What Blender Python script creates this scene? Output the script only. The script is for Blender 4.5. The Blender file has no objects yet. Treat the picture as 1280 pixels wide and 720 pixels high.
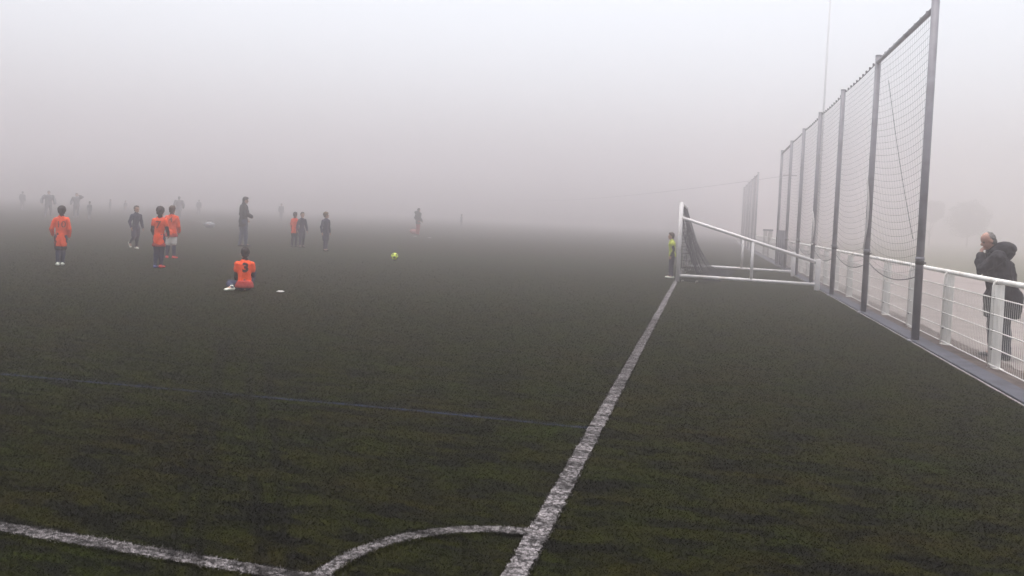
import bpy, bmesh, math, random
import numpy as np
from mathutils import Vector, Matrix, noise
from mathutils.bvhtree import BVHTree

R = math.radians
random.seed(7)
rng = np.random.default_rng(7)
scene = bpy.context.scene
col = scene.collection

# ------------------------------------------------------------------ helpers
def tag(o, label=None, cat=None, group=None, kind=None):
    if label: o['label'] = label
    if cat: o['category'] = cat
    if group: o['group'] = group
    if kind: o['kind'] = kind
    return o

def empty(name, loc=(0, 0, 0), rz=0.0):
    o = bpy.data.objects.new(name, None)
    o.location = loc
    o.rotation_euler = (0, 0, rz)
    o.empty_display_size = 0.2
    col.objects.link(o)
    return o

class MB:
    """collects shapes for ONE mesh object"""
    def __init__(self):
        self.v, self.f, self.m = [], [], []
    def add(self, vs, fs, mi=0):
        o = len(self.v)
        self.v += [tuple(p) for p in vs]
        self.f += [tuple(i + o for i in q) for q in fs]
        self.m += [mi] * len(fs)
    def box(self, c, s, mi=0, bev=0.0, M=None):
        bm = bmesh.new()
        bmesh.ops.create_cube(bm, size=1.0, matrix=Matrix.Diagonal((s[0], s[1], s[2], 1)))
        if bev > 0:
            bmesh.ops.bevel(bm, geom=bm.edges[:], offset=bev, segments=2, affect='EDGES', profile=0.5)
        T = Matrix.Translation(c) @ (M.to_4x4() if M else Matrix.Identity(4))
        bmesh.ops.transform(bm, matrix=T, verts=bm.verts[:])
        bm.verts.index_update()
        self.add([v.co for v in bm.verts], [[v.index for v in f.verts] for f in bm.faces], mi)
        bm.free()
    def tube(self, pts, r, n=8, mi=0, caps=True):
        pts = [Vector(p) for p in pts]
        rs = r if isinstance(r, (list, tuple)) else [r] * len(pts)
        vs, fs = [], []
        prev = None
        for i, p in enumerate(pts):
            t = (pts[min(i + 1, len(pts) - 1)] - pts[max(i - 1, 0)])
            t = t.normalized() if t.length > 1e-9 else Vector((0, 0, 1))
            if prev is None:
                u = t.orthogonal().normalized()
            else:
                u = (prev - t * prev.dot(t))
                u = u.normalized() if u.length > 1e-6 else t.orthogonal().normalized()
            prev = u
            w = t.cross(u)
            for k in range(n):
                a = 2 * math.pi * k / n
                vs.append(p + (u * math.cos(a) + w * math.sin(a)) * rs[i])
        for i in range(len(pts) - 1):
            for k in range(n):
                k2 = (k + 1) % n
                fs.append((i * n + k, i * n + k2, (i + 1) * n + k2, (i + 1) * n + k))
        if caps:
            fs.append(tuple(reversed(range(n))))
            fs.append(tuple((len(pts) - 1) * n + k for k in range(n)))
        self.add(vs, fs, mi)
    def loft(self, pts, ru, rv, hint=(1, 0, 0), n=14, mi=0, flat=False):
        """closed tube with elliptical sections and rounded ends"""
        pts = [Vector(p) for p in pts]
        ru, rv = list(ru), list(rv)
        t0 = (pts[0] - pts[1]).normalized(); t1 = (pts[-1] - pts[-2]).normalized()
        e0, e1 = min(ru[0], rv[0]), min(ru[-1], rv[-1])
        if flat: e0 = .006
        pts = [pts[0] + t0 * e0 * .8, pts[0] + t0 * e0 * .5] + pts + [pts[-1] + t1 * e1 * .5, pts[-1] + t1 * e1 * .8]
        k0, k1 = (.93, .97) if flat else (.4, .82)
        ru = [ru[0] * k0, ru[0] * k1] + ru + [ru[-1] * .82, ru[-1] * .4]
        rv = [rv[0] * k0, rv[0] * k1] + rv + [rv[-1] * .82, rv[-1] * .4]
        hint = Vector(hint)
        vs, fs = [], []
        for i, p in enumerate(pts):
            t = (pts[min(i + 1, len(pts) - 1)] - pts[max(i - 1, 0)]).normalized()
            u = hint - t * hint.dot(t)
            u = u.normalized() if u.length > 1e-4 else t.orthogonal().normalized()
            w = t.cross(u)
            for k in range(n):
                a = 2 * math.pi * k / n
                vs.append(p + u * math.cos(a) * ru[i] + w * math.sin(a) * rv[i])
        for i in range(len(pts) - 1):
            for k in range(n):
                k2 = (k + 1) % n
                fs.append((i * n + k, i * n + k2, (i + 1) * n + k2, (i + 1) * n + k))
        fs.append(tuple(reversed(range(n))))
        fs.append(tuple((len(pts) - 1) * n + k for k in range(n)))
        self.add(vs, fs, mi)
    def ell(self, c, ax, ay, az, n=14, m=9, mi=0):
        c, ax, ay, az = Vector(c), Vector(ax), Vector(ay), Vector(az)
        vs, fs = [c + az], []
        for j in range(1, m):
            th = math.pi * j / m
            for k in range(n):
                a = 2 * math.pi * k / n
                vs.append(c + az * math.cos(th) + (ax * math.cos(a) + ay * math.sin(a)) * math.sin(th))
        vs.append(c - az)
        for k in range(n):
            fs.append((0, 1 + k, 1 + (k + 1) % n))
        for j in range(m - 2):
            for k in range(n):
                a, b = 1 + j * n + k, 1 + j * n + (k + 1) % n
                fs.append((a, a + n, b + n, b))
        L = len(vs) - 1
        for k in range(n):
            fs.append((L, 1 + (m - 2) * n + (k + 1) % n, 1 + (m - 2) * n + k))
        self.add(vs, fs, mi)
    def mesh(self, name, mats, smooth=True):
        me = bpy.data.meshes.new(name)
        me.from_pydata(self.v, [], self.f)
        for m in mats: me.materials.append(m)
        if len(mats) > 1:
            me.polygons.foreach_set('material_index', self.m)
        if smooth:
            me.polygons.foreach_set('use_smooth', [True] * len(me.polygons))
        me.update()
        return me
    def build(self, name, mat, parent=None, smooth=True, loc=None):
        mats = mat if isinstance(mat, (list, tuple)) else [mat]
        o = bpy.data.objects.new(name, self.mesh(name, mats, smooth))
        col.objects.link(o)
        if parent: o.parent = parent
        if loc: o.location = loc
        return o
    def remesh(self, name, mat, parent, vox, smooth=3, disp=0.0, dscale=14.0, paint=None, zmin=None):
        """one continuous skin over all collected shapes"""
        tmp = bpy.data.objects.new('tmp', self.mesh('tmp', [], False))
        col.objects.link(tmp)
        m = tmp.modifiers.new('r', 'REMESH'); m.mode = 'VOXEL'; m.voxel_size = vox
        s = tmp.modifiers.new('s', 'SMOOTH'); s.factor = .5; s.iterations = smooth
        dg = bpy.context.evaluated_depsgraph_get()
        me = bpy.data.meshes.new_from_object(tmp.evaluated_get(dg))
        old = tmp.data
        bpy.data.objects.remove(tmp); bpy.data.meshes.remove(old)
        me.name = name
        me.materials.clear()
        mats = mat if isinstance(mat, (list, tuple)) else [mat]
        for x in mats: me.materials.append(x)
        if disp > 0 or zmin is not None:
            off = Vector((random.random() * 50, random.random() * 50, random.random() * 50))
            cos = []
            for v in me.vertices:
                p = v.co.copy()
                if disp > 0:
                    q = Vector((p.x * dscale, p.y * dscale, p.z * dscale * .55)) + off
                    p += v.normal * disp * (noise.noise(q) + .5 * noise.noise(q * 2.3))
                if zmin is not None: p.z = max(p.z, zmin)
                cos += [p.x, p.y, p.z]
            me.vertices.foreach_set('co', cos)
        if paint:
            for p in me.polygons:
                p.material_index = paint(p.center)
        me.polygons.foreach_set('use_smooth', [True] * len(me.polygons))
        me.update()
        o = bpy.data.objects.new(name, me)
        col.objects.link(o)
        o.parent = parent
        return o

def cords(segs, r, n=3):
    """many thin cords at once: segs (k,2,3) -> verts, faces"""
    segs = np.asarray(segs, float)
    a, b = segs[:, 0], segs[:, 1]
    t = b - a
    t /= np.linalg.norm(t, axis=1)[:, None] + 1e-12
    ref = np.where(np.abs(t[:, 2:3]) > .8, np.array([[1., 0, 0]]), np.array([[0, 0, 1.]]))
    u = np.cross(t, ref); u /= np.linalg.norm(u, axis=1)[:, None]
    w = np.cross(t, u)
    vs = np.zeros((len(segs), 2 * n, 3))
    for k in range(n):
        an = 2 * math.pi * k / n
        d = (u * math.cos(an) + w * math.sin(an)) * r
        vs[:, k] = a + d; vs[:, n + k] = b + d
    base = (np.arange(len(segs)) * 2 * n)[:, None]
    fs = np.concatenate([base + np.array([[k, (k + 1) % n, n + (k + 1) % n, n + k]]) for k in range(n)])
    return vs.reshape(-1, 3), fs

def mesh_np(name, vs, fs, mats, mi=None):
    vs = np.asarray(vs, np.float32); fs = np.asarray(fs, np.int32)
    k = fs.shape[1]
    me = bpy.data.meshes.new(name)
    me.vertices.add(len(vs)); me.vertices.foreach_set('co', vs.ravel())
    me.loops.add(fs.size); me.loops.foreach_set('vertex_index', fs.ravel())
    me.polygons.add(len(fs))
    me.polygons.foreach_set('loop_start', np.arange(0, fs.size, k, dtype=np.int32))
    for m in mats: me.materials.append(m)
    if mi is not None: me.polygons.foreach_set('material_index', np.asarray(mi, np.int32))
    me.update(calc_edges=True); me.validate()
    return me

def obj_np(name, vs, fs, mat, parent=None):
    mats = mat if isinstance(mat, (list, tuple)) else [mat]
    o = bpy.data.objects.new(name, mesh_np(name, vs, fs, mats))
    col.objects.link(o)
    if parent: o.parent = parent
    return o

# ------------------------------------------------------------------ materials
def new_mat(name):
    m = bpy.data.materials.new(name); m.use_nodes = True
    nt = m.node_tree
    return m, nt, nt.nodes['Principled BSDF']

def simple(name, c, rough=.6, var=.15, scale=6.0, metal=0.0, bump=0.0, bscale=60.0, dirt=None):
    m, nt, b = new_mat(name)
    tc = nt.nodes.new('ShaderNodeTexCoord')
    nz = nt.nodes.new('ShaderNodeTexNoise'); nz.inputs['Scale'].default_value = scale; nz.inputs['Detail'].default_value = 5
    nt.links.new(tc.outputs['Object'], nz.inputs['Vector'])
    rp = nt.nodes.new('ShaderNodeValToRGB')
    lo = [x * (1 - var) for x in c] + [1]; hi = [min(1, x * (1 + var)) for x in c] + [1]
    rp.color_ramp.elements[0].position = .3; rp.color_ramp.elements[0].color = lo
    rp.color_ramp.elements[1].position = .7; rp.color_ramp.elements[1].color = hi
    nt.links.new(nz.outputs['Fac'], rp.inputs['Fac'])
    last = rp.outputs['Color']
    if dirt:
        n2 = nt.nodes.new('ShaderNodeTexNoise'); n2.inputs['Scale'].default_value = dirt[1]; n2.inputs['Detail'].default_value = 8
        nt.links.new(tc.outputs['Object'], n2.inputs['Vector'])
        r2 = nt.nodes.new('ShaderNodeValToRGB')
        r2.color_ramp.elements[0].position = .52; r2.color_ramp.elements[1].position = .72
        nt.links.new(n2.outputs['Fac'], r2.inputs['Fac'])
        mx = nt.nodes.new('ShaderNodeMixRGB'); mx.inputs['Color2'].default_value = (*dirt[0], 1)
        nt.links.new(r2.outputs['Color'], mx.inputs['Fac']); nt.links.new(last, mx.inputs['Color1'])
        last = mx.outputs['Color']
    nt.links.new(last, b.inputs['Base Color'])
    b.inputs['Roughness'].default_value = rough
    b.inputs['Metallic'].default_value = metal
    b.inputs['Specular IOR Level'].default_value = .3
    if bump > 0:
        n3 = nt.nodes.new('ShaderNodeTexNoise'); n3.inputs['Scale'].default_value = bscale; n3.inputs['Detail'].default_value = 4
        nt.links.new(tc.outputs['Object'], n3.inputs['Vector'])
        bp = nt.nodes.new('ShaderNodeBump'); bp.inputs['Strength'].default_value = bump; bp.inputs['Distance'].default_value = .01
        nt.links.new(n3.outputs['Fac'], bp.inputs['Height'])
        nt.links.new(bp.outputs['Normal'], b.inputs['Normal'])
    return m

def cloth(name, c, var=.12, rough=.9):
    return simple(name, c, rough, var, 9.0, bump=.35, bscale=28.0)

M = {}
M['steel'] = simple('grey painted steel', (.20, .195, .22), .5, .18, 3.0, .1, .1, 90, ((.075, .07, .075), 2.2))
M['white'] = simple('white painted steel', (.74, .73, .70), .45, .05, 5.0, 0, .08, 80, ((.46, .42, .36), 3.1))
M['white_goal'] = simple('white goal tube', (.66, .64, .64), .4, .05, 4.0, 0, .05, 60, ((.5, .46, .42), 2.6))
M['wire'] = simple('white coated wire', (.62, .61, .58), .5, .08, 4.0)
M['steel_fogged'] = simple('fog paled grey steel', (.25, .25, .27), .6, .15, 3.0)  # lighter copy of the steel for the second fence, fog paleness in its colour
M['cord_fogged'] = simple('fog paled net cord', (.16, .16, .17), .9, .2, 20)  # second fence's net cord, lightened in colour to stand in for thicker fog
M['num_faint'] = cloth('faded number print', (.20, .045, .02))
M['cord'] = simple('dark net cord', (.035, .033, .042), .9, .2, 20)
M['cable'] = simple('dark steel cable', (.05, .05, .055), .6, .2, 20)
M['bolt'] = simple('dark bolt', (.03, .03, .03), .5, .2, 20, .6)
M['strap'] = simple('pale strap', (.55, .53, .52), .8, .1, 8)
M['panel'] = simple('grey board', (.13, .13, .15), .7, .2, 4, 0, .1, 40)
M['gate'] = simple('pale weathered board', (.42, .40, .38), .7, .15, 5, 0, .1, 40)
M['kerb'] = simple('blue grey concrete kerb', (.060, .062, .078), .85, .25, 7, 0, .4, 120, ((.035, .035, .042), 1.3))
M['kerb_edge'] = simple('pale kerb edge', (.20, .19, .19), .8, .3, 25, 0, .3, 60, ((.12, .11, .10), 9.0))
M['soil'] = simple('brown soil', (.075, .058, .052), .95, .45, 9, 0, .8, 50, ((.12, .10, .09), 3.0))
M['path'] = simple('grey brown gravel path', (.20, .175, .165), .95, .18, 2.2, 0, .5, 90, ((.14, .125, .115), .6))
M['field'] = simple('rough grass', (.055, .06, .028), .95, .35, 1.1, 0, .8, 30, ((.075, .07, .04), .35))
M['skin'] = simple('skin', (.42, .25, .18), .55, .08, 12)
M['skin_pale'] = simple('ruddy skin', (.33, .185, .145), .55, .10, 10)
M['lips'] = simple('lips', (.30, .12, .10), .5, .08, 12)
M['eye'] = simple('dark eye', (.02, .015, .012), .3, .1, 12)
M['hair_dark'] = simple('dark brown hair', (.022, .016, .014), .75, .35, 40, 0, .8, 120)
M['hair_brown'] = simple('brown hair', (.06, .035, .022), .75, .35, 40, 0, .8, 120)
M['hair_fair'] = simple('fair brown hair', (.12, .075, .04), .75, .35, 40, 0, .8, 120)
M['hair_grey'] = simple('short grey hair', (.13, .125, .12), .8, .3, 60, 0, .7, 150)
M['orange'] = cloth('orange jersey cloth', (.78, .078, .013))
M['black'] = cloth('black cloth', (.014, .013, .016))
M['navy'] = cloth('dark navy cloth', (.028, .028, .055))
M['navy2'] = cloth('dark violet blue cloth', (.035, .030, .058))
M['leg_blue'] = cloth('dark blue stocking', (.035, .04, .075))
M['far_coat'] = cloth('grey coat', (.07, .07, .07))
M['far_fogged'] = cloth('fog paled jacket cloth', (.17, .175, .19))  # cloth of the far figures, colour lightened to fade them like fog
M['far_fogged_leg'] = cloth('fog paled trouser cloth', (.16, .16, .18))  # their trousers, with the same fog fading put into the grey
M['coat'] = cloth('black coat cloth', (.006, .006, .010), .2, .8)
M['jacket'] = cloth('dark grey jacket', (.03, .027, .03))
M['jeans'] = cloth('blue jeans', (.07, .08, .13))
M['trousers'] = cloth('charcoal trousers', (.035, .038, .05))
M['white_cloth'] = cloth('white shorts cloth', (.70, .68, .64))
M['red_hem'] = cloth('dark red cloth', (.33, .035, .03))
M['yellow'] = cloth('fluorescent yellow bib', (.46, .52, .07))
M['glove'] = cloth('pale glove', (.55, .50, .42))
M['shoe_white'] = simple('white boot', (.70, .72, .62), .5, .1, 10)
M['shoe_black'] = simple('black boot', (.02, .02, .022), .5, .1, 10)
M['shoe_red'] = simple('red boot', (.75, .07, .06), .5, .1, 10)
M['shoe_blue'] = simple('blue boot', (.09, .10, .28), .5, .1, 10)
M['ball'] = simple('yellow ball', (.62, .74, .05), .4, .05, 10)
M['ball_dark'] = simple('dark ball panel', (.07, .09, .02), .45, .1, 10)
M['cone'] = simple('faded red cloth', (.34, .10, .095), .5, .05, 10)
M['disc'] = simple('white plastic marker', (.36, .35, .34), .5, .05, 10)
M['bag'] = cloth('pale bag cloth', (.20, .21, .225))
M['bark'] = simple('bark', (.07, .06, .05), .95, .3, 12)
M['leaf'] = simple('dull leaves', (.05, .055, .03), .9, .4, 2)
M['mast'] = simple('fog paled mast steel', (.55, .56, .57), .6, .08, 2.0, .0)  # mast colour lightened in place of a greater depth of fog
M['lamp_glass'] = simple('lamp glass', (.5, .5, .5), .2, .05, 4)

# --- artificial turf: one material for the sheet, the fibres and (in white) the lines
TRACKS = [[(-5.42, 7.94), (-4.63, 6.69), (-2.64, 3.57), (-2.23, 2.94), (-1.9, 2.4)],
          [(-5.79, 8.65), (-4.34, 6.33), (-2.65, 3.76), (-2.13, 2.98), (-1.8, 2.4)],
          [(-5.83, 9.21), (-3.79, 5.97), (-2.23, 3.6), (-1.8, 2.98), (-1.45, 2.4)],
          [(-4.32, 7.14), (-3.71, 6.15), (-2.06, 3.58), (-1.68, 3.03), (-1.4, 2.4)]]

def turf_material(name, line=None):
    m, nt, b = new_mat(name)
    N, L = nt.nodes, nt.links
    geo = N.new('ShaderNodeNewGeometry')
    def noise_n(scale, detail, rough=.6, vec=None, stretch=None):
        t = N.new('ShaderNodeTexNoise'); t.inputs['Scale'].default_value = scale
        t.inputs['Detail'].default_value = detail; t.inputs['Roughness'].default_value = rough
        src = vec or geo.outputs['Position']
        if stretch:
            mp = N.new('ShaderNodeMapping'); mp.inputs['Scale'].default_value = stretch[0]; mp.inputs['Rotation'].default_value = (0, 0, stretch[1])
            L.new(src, mp.inputs['Vector']); src = mp.outputs['Vector']
        L.new(src, t.inputs['Vector'])
        return t
    def ramp(fac, stops):
        r = N.new('ShaderNodeValToRGB')
        els = r.color_ramp.elements
        while len(els) < len(stops): els.new(.5)
        for e, (p, c) in zip(els, stops):
            e.position = p; e.color = (c, c, c, 1) if not isinstance(c, tuple) else (*c, 1)
        L.new(fac, r.inputs['Fac']); return r.outputs['Color']
    def mix(fac, a, c, mode='MIX'):
        x = N.new('ShaderNodeMixRGB'); x.blend_type = mode
        if isinstance(fac, float): x.inputs['Fac'].default_value = fac
        else: L.new(fac, x.inputs['Fac'])
        for s, v in (('Color1', a), ('Color2', c)):
            if isinstance(v, tuple): x.inputs[s].default_value = (*v, 1)
            else: L.new(v, x.inputs[s])
        return x.outputs['Color']
    def math_n(op, a, c=None):
        x = N.new('ShaderNodeMath'); x.operation = op
        for i, v in enumerate((a, c)):
            if v is None: continue
            if isinstance(v, (int, float)): x.inputs[i].default_value = v
            else: L.new(v, x.inputs[i])
        return x.outputs[0]
    big = noise_n(.22, 4)                    # worn brown against fresh green, metres across
    mid = noise_n(1.1, 6, .65, stretch=((1, 1.5, 1), .35))
    fine = noise_n(9.0, 6, .7, stretch=((1, 1.7, 1), .2))
    fibre = noise_n(150., 2, .6)
    crumbn = noise_n(2.6, 6, .66, stretch=((.75, 3.0, 1), .12))
    basec = mix(ramp(big.outputs['Fac'], [(.36, 0.), (.62, 1.)]), (.043, .044, .0020), (.056, .038, .0060))
    basec = mix(ramp(mid.outputs['Fac'], [(.34, 0.), (.66, 1.)]), basec, (.037, .052, .0015))
    basec = mix(ramp(fine.outputs['Fac'], [(.40, 0.), (.62, .55)]), basec, (.015, .014, .0075))
    if line:
        dirty = ramp(fine.outputs['Fac'], [(.35, 0.), (.75, .8)])
        wornl = ramp(noise_n(1.7, 5, .7).outputs['Fac'], [(.35, 0.), (.7, .7)])
        lc = mix(dirty, line, tuple(x * .45 for x in line))
        basec = mix(wornl, lc, tuple(x * .55 for x in line))
    if line:
        spk = ramp(noise_n(38., 4, .75).outputs['Fac'], [(.40, 0.), (.56, .93)])
        basec = mix(spk, basec, (.03, .028, .028))
    # black rubber crumb lying in patches and streaks
    crumb = ramp(crumbn.outputs['Fac'], [(.46, 0.), (.59, .9 if not line else .65)])
    basec = mix(crumb, basec, (.008, .0075, .0075))
    clump = ramp(noise_n(5.5, 3, .55, stretch=((.8, 1.5, 1), .25)).outputs['Fac'], [(.56, 0.), (.66, .85 if not line else .5)])
    basec = mix(clump, basec, (.007, .0065, .0060))
    # dark tyre tracks running away from the corner (worn into the pile)
    wob = noise_n(1.6, 3)
    off = N.new('ShaderNodeVectorMath'); off.operation = 'MULTIPLY_ADD'
    L.new(wob.outputs['Color'], off.inputs[0]); off.inputs[1].default_value = (.10, .10, 0); off.inputs[2].default_value = (-.05, -.05, 0)
    pw = N.new('ShaderNodeVectorMath'); pw.operation = 'ADD'
    L.new(geo.outputs['Position'], pw.inputs[0]); L.new(off.outputs[0], pw.inputs[1])
    best = None
    for tr in TRACKS:
        for (ax, ay), (bx, by) in zip(tr[:-1], tr[1:]):
            d = Vector((bx - ax, by - ay)); ln = d.length; d /= ln
            s = N.new('ShaderNodeVectorMath'); s.operation = 'SUBTRACT'
            L.new(pw.outputs[0], s.inputs[0]); s.inputs[1].default_value = (ax, ay, 0)
            du = N.new('ShaderNodeVectorMath'); du.operation = 'DOT_PRODUCT'; L.new(s.outputs[0], du.inputs[0]); du.inputs[1].default_value = (d.x, d.y, 0)
            dv = N.new('ShaderNodeVectorMath'); dv.operation = 'DOT_PRODUCT'; L.new(s.outputs[0], dv.inputs[0]); dv.inputs[1].default_value = (-d.y, d.x, 0)
            over = math_n('MAXIMUM', math_n('SUBTRACT', math_n('ABSOLUTE', math_n('SUBTRACT', du.outputs['Value'], ln / 2)), ln / 2), 0.)
            dist = math_n('ADD', math_n('ABSOLUTE', dv.outputs['Value']), over)
            best = dist if best is None else math_n('MINIMUM', best, dist)
    tmask = ramp(best, [(.010, 1.), (.045, 0.)])
    tn = ramp(noise_n(5.0, 5, .7).outputs['Fac'], [(.36, .10), (.60, .78)])
    basec = mix(mix(tmask, (0., 0., 0.), tn), basec, (.009, .008, .008))
    sp = ramp(fibre.outputs['Fac'], [(.3, .28), (.7, .44)]) if not line else ramp(fibre.outputs['Fac'], [(.3, .45), (.7, 1.25)])
    basec = mix(1.0, basec, sp, 'MULTIPLY')
    L.new(basec, b.inputs['Base Color'])
    b.inputs['Roughness'].default_value = .95
    b.inputs['Specular IOR Level'].default_value = .12
    bp = N.new('ShaderNodeBump'); bp.inputs['Strength'].default_value = .7; bp.inputs['Distance'].default_value = .012
    L.new(fibre.outputs['Fac'], bp.inputs['Height']); L.new(bp.outputs['Normal'], b.inputs['Normal'])
    # single fibres are translucent: they take light much as the pile as a whole does
    upv = N.new('ShaderNodeCombineXYZ'); upv.inputs[2].default_value = 1.0
    nm = N.new('ShaderNodeMix'); nm.data_type = 'VECTOR'; nm.inputs[0].default_value = .65
    L.new(geo.outputs['Normal'], nm.inputs[4]); L.new(upv.outputs[0], nm.inputs[5])
    L.new(nm.outputs[1], bp.inputs['Normal'])
    return m

M['turf'] = turf_material('artificial turf')
M['line_white'] = turf_material('white turf line', (.45, .42, .43))
M['line_blue'] = turf_material('blue turf line', (.019, .040, .115))

# ------------------------------------------------------------------ camera (fitted to the photograph)
CAM_H, F_PX, CY = 1.6008, 964.61, 295.12
PITCH, ROLL, YAW = .0253, .0482, .2456
Fw = Vector((-math.sin(YAW) * math.cos(PITCH), math.cos(YAW) * math.cos(PITCH), -math.sin(PITCH)))
R0 = Vector((math.cos(YAW), math.sin(YAW), 0)); U0 = R0.cross(Fw)
Rt = R0 * math.cos(ROLL) + U0 * math.sin(ROLL); Up = U0 * math.cos(ROLL) - R0 * math.sin(ROLL)
cd = bpy.data.cameras.new('camera')
cam = bpy.data.objects.new('camera', cd); col.objects.link(cam)
mat = Matrix((Rt, Up, -Fw)).transposed().to_4x4(); mat.translation = (0, 0, CAM_H)
cam.matrix_world = mat
cd.sensor_width = 36.0; cd.sensor_fit = 'HORIZONTAL'
cd.lens = F_PX / 1280 * 36.0
cd.shift_y = -(360 - CY) / 1280
cd.clip_start = .05; cd.clip_end = 3000
scene.camera = cam

# ------------------------------------------------------------------ setting: ground sheets
def sheet(name, x0, x1, y0, y1, z, mat, kind='structure'):
    b = MB()
    b.add([(x0, y0, z), (x1, y0, z), (x1, y1, z), (x0, y1, z)], [(0, 1, 2, 3)])
    o = b.build(name, mat, smooth=False)
    return tag(o, kind=kind)

XK = 3.10                                    # field side of the kerb
sheet('ground', -300, 300, -60, 420, -.008, M['field'])
sheet('pitch', -260, XK - .03, -20, 380, 0.0, M['turf'])
b = MB(); b.box((XK + .13, 180, .005), (.26, 400, .05), 0, .008); tag(b.build('kerb', M['kerb'], smooth=False), kind='structure')
# kerb joints are too faint to see; the worn pale edging strip between turf and kerb
vs, fs = [], []
ys = np.concatenate([np.arange(1, 40, .12), np.arange(40, 200, 2.0)])
for i, y in enumerate(ys):
    j = random.uniform(-.008, .008)
    vs += [(XK - .032 + j, y, .008), (XK - .002, y, .008)]
    if i: k = 2 * i; fs.append((k - 2, k - 1, k + 1, k))
b = MB(); b.add(vs, fs); tag(b.build('kerb_edging', M['kerb_edge'], smooth=False), kind='structure')
# soil strip with a lumpy surface
nx, ny = 8, 700
vs, fs = [], []
for j in range(ny):
    y = 2 + j * .09 if j < 600 else 56 + (j - 600) * 2.0
    for i in range(nx):
        x = XK + .262 + (.50) * i / (nx - 1)
        z = .012 + .018 * noise.noise(Vector((x * 9, y * 4, 0))) + .012 * noise.noise(Vector((x * 25, y * 18, 3)))
        if i in (0, nx - 1): z = .004
        vs.append((x + (random.uniform(-.03, .05) if i == nx - 1 else 0), y, z))
for j in range(ny - 1):
    for i in range(nx - 1):
        k = j * nx + i
        fs.append((k, k + 1, k + nx + 1, k + nx))
b = MB(); b.add(vs, fs); tag(b.build('soil_strip', M['soil']), kind='structure')
sheet('path', XK + .70, 10.4, -20, 380, -.002, M['path'])

# painted (tufted) lines: a thin strip with ragged edges
def on_strip(pts, half, px, py):
    """mask of points that lie on a polyline of the given half width"""
    m = np.zeros(len(px), bool)
    for (ax, ay), (bx, by) in zip(pts[:-1], pts[1:]):
        d = np.array([bx - ax, by - ay]); ln = np.hypot(*d); d = d / ln
        u = (px - ax) * d[0] + (py - ay) * d[1]; v = -(px - ax) * d[1] + (py - ay) * d[0]
        m |= (u > -.01) & (u < ln + .01) & (np.abs(v) < half)
    return m

XL, YT, RA = -.742, 3.0, .80                 # goal line, touchline, corner radius
goal_pts = [(XL, 3.0 - .05), (XL, 130.)]
touch_pts = [(XL, YT), (-60., YT - 1.0)]
arc_pts = [(XL + RA * math.cos(R(a)), YT + RA * math.sin(R(a))) for a in np.linspace(92, 178, 22)]
blue_pts = [(-40., 2.5), (-5.94, 5.46), (-2.32, 5.81), (XL - .05, 5.89)]
LINES = [('goal_line', goal_pts, .056, M['line_white'], .010), ('touchline', touch_pts, .044, M['line_white'], .006),
         ('corner_arc', arc_pts, .038, M['line_white'], .008), ('blue_line', blue_pts, .024, M['line_blue'], .004)]

# fibres of the pile near the camera, white or blue where a line runs
def fibres(n):
    """density falls smoothly with distance so that the pile has no visible border"""
    ys = np.linspace(2.55, 26, 600)
    wid = (5.6 + 1.5 * (ys - 2.4))
    dens = np.clip((26 - ys) / 22.5, 0, 1) ** 2.2 / (1 + ((ys - 2.4) / 3.2) ** 1.6)
    cdf = np.cumsum(wid * dens); cdf /= cdf[-1]
    y = np.interp(rng.random(n), cdf, ys)
    lo = -3.4 - 1.3 * (y - 2.4); hi = np.minimum(XK - .035, 1.4 + .42 * (y - 2.4))
    x = lo + (hi - lo) * rng.random(n)
    return x, y, 1 + .07 * (y - 3)
parts_xy = [fibres(360000)]
# denser along the near white lines
for pts, half, n, ymax in ((goal_pts, .07, 26000, 13.), (touch_pts, .065, 16000, 0), (arc_pts, .06, 14000, 0)):
    if ymax:
        y = 2.9 + (ymax - 2.9) * rng.random(n) ** 1.7; x = XL + half * (2 * rng.random(n) - 1)
        parts_xy.append((x, y, 1 + .06 * (y - 3)))
    else:
        P = np.array(pts if len(pts) > 2 else [pts[0], (-4.2, YT - 1.0 * (4.2 + XL) / (60 + XL))])
        seg = rng.integers(0, len(P) - 1, n); t = rng.random(n)[:, None]
        q = P[seg] * (1 - t) + P[seg + 1] * t + half * (2 * rng.random((n, 2)) - 1)
        parts_xy.append((q[:, 0], q[:, 1], np.ones(n)))
FX = np.concatenate([p[0] for p in parts_xy]); FY = np.concatenate([p[1] for p in parts_xy]); FS = np.concatenate([p[2] for p in parts_xy])
jx, jy = FX + rng.normal(0, .006, len(FX)), FY + rng.normal(0, .006, len(FX))
owner = np.full(len(FX), -1)
for i, (nm, pts, half, mt, z) in enumerate(LINES):
    owner[(owner < 0) & on_strip(pts, half, jx, jy)] = i

def blades(mask):
    x, y, s = FX[mask], FY[mask], FS[mask]
    n = len(x)
    h = (.007 + .008 * rng.random(n)) * s; w = (.0022 + .0022 * rng.random(n)) * s
    a = rng.random(n) * 2 * math.pi; la = rng.random(n) * 2 * math.pi; le = h * (.5 + .9 * rng.random(n))
    vs = np.zeros((n, 3, 3))
    vs[:, 0] = np.stack([x - w * np.cos(a), y - w * np.sin(a), np.full(n, .001)], 1)
    vs[:, 1] = np.stack([x + w * np.cos(a), y + w * np.sin(a), np.full(n, .001)], 1)
    vs[:, 2] = np.stack([x + le * np.cos(la), y + le * np.sin(la), h], 1)
    return vs.reshape(-1, 3), np.arange(3 * n).reshape(-1, 3)

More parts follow.
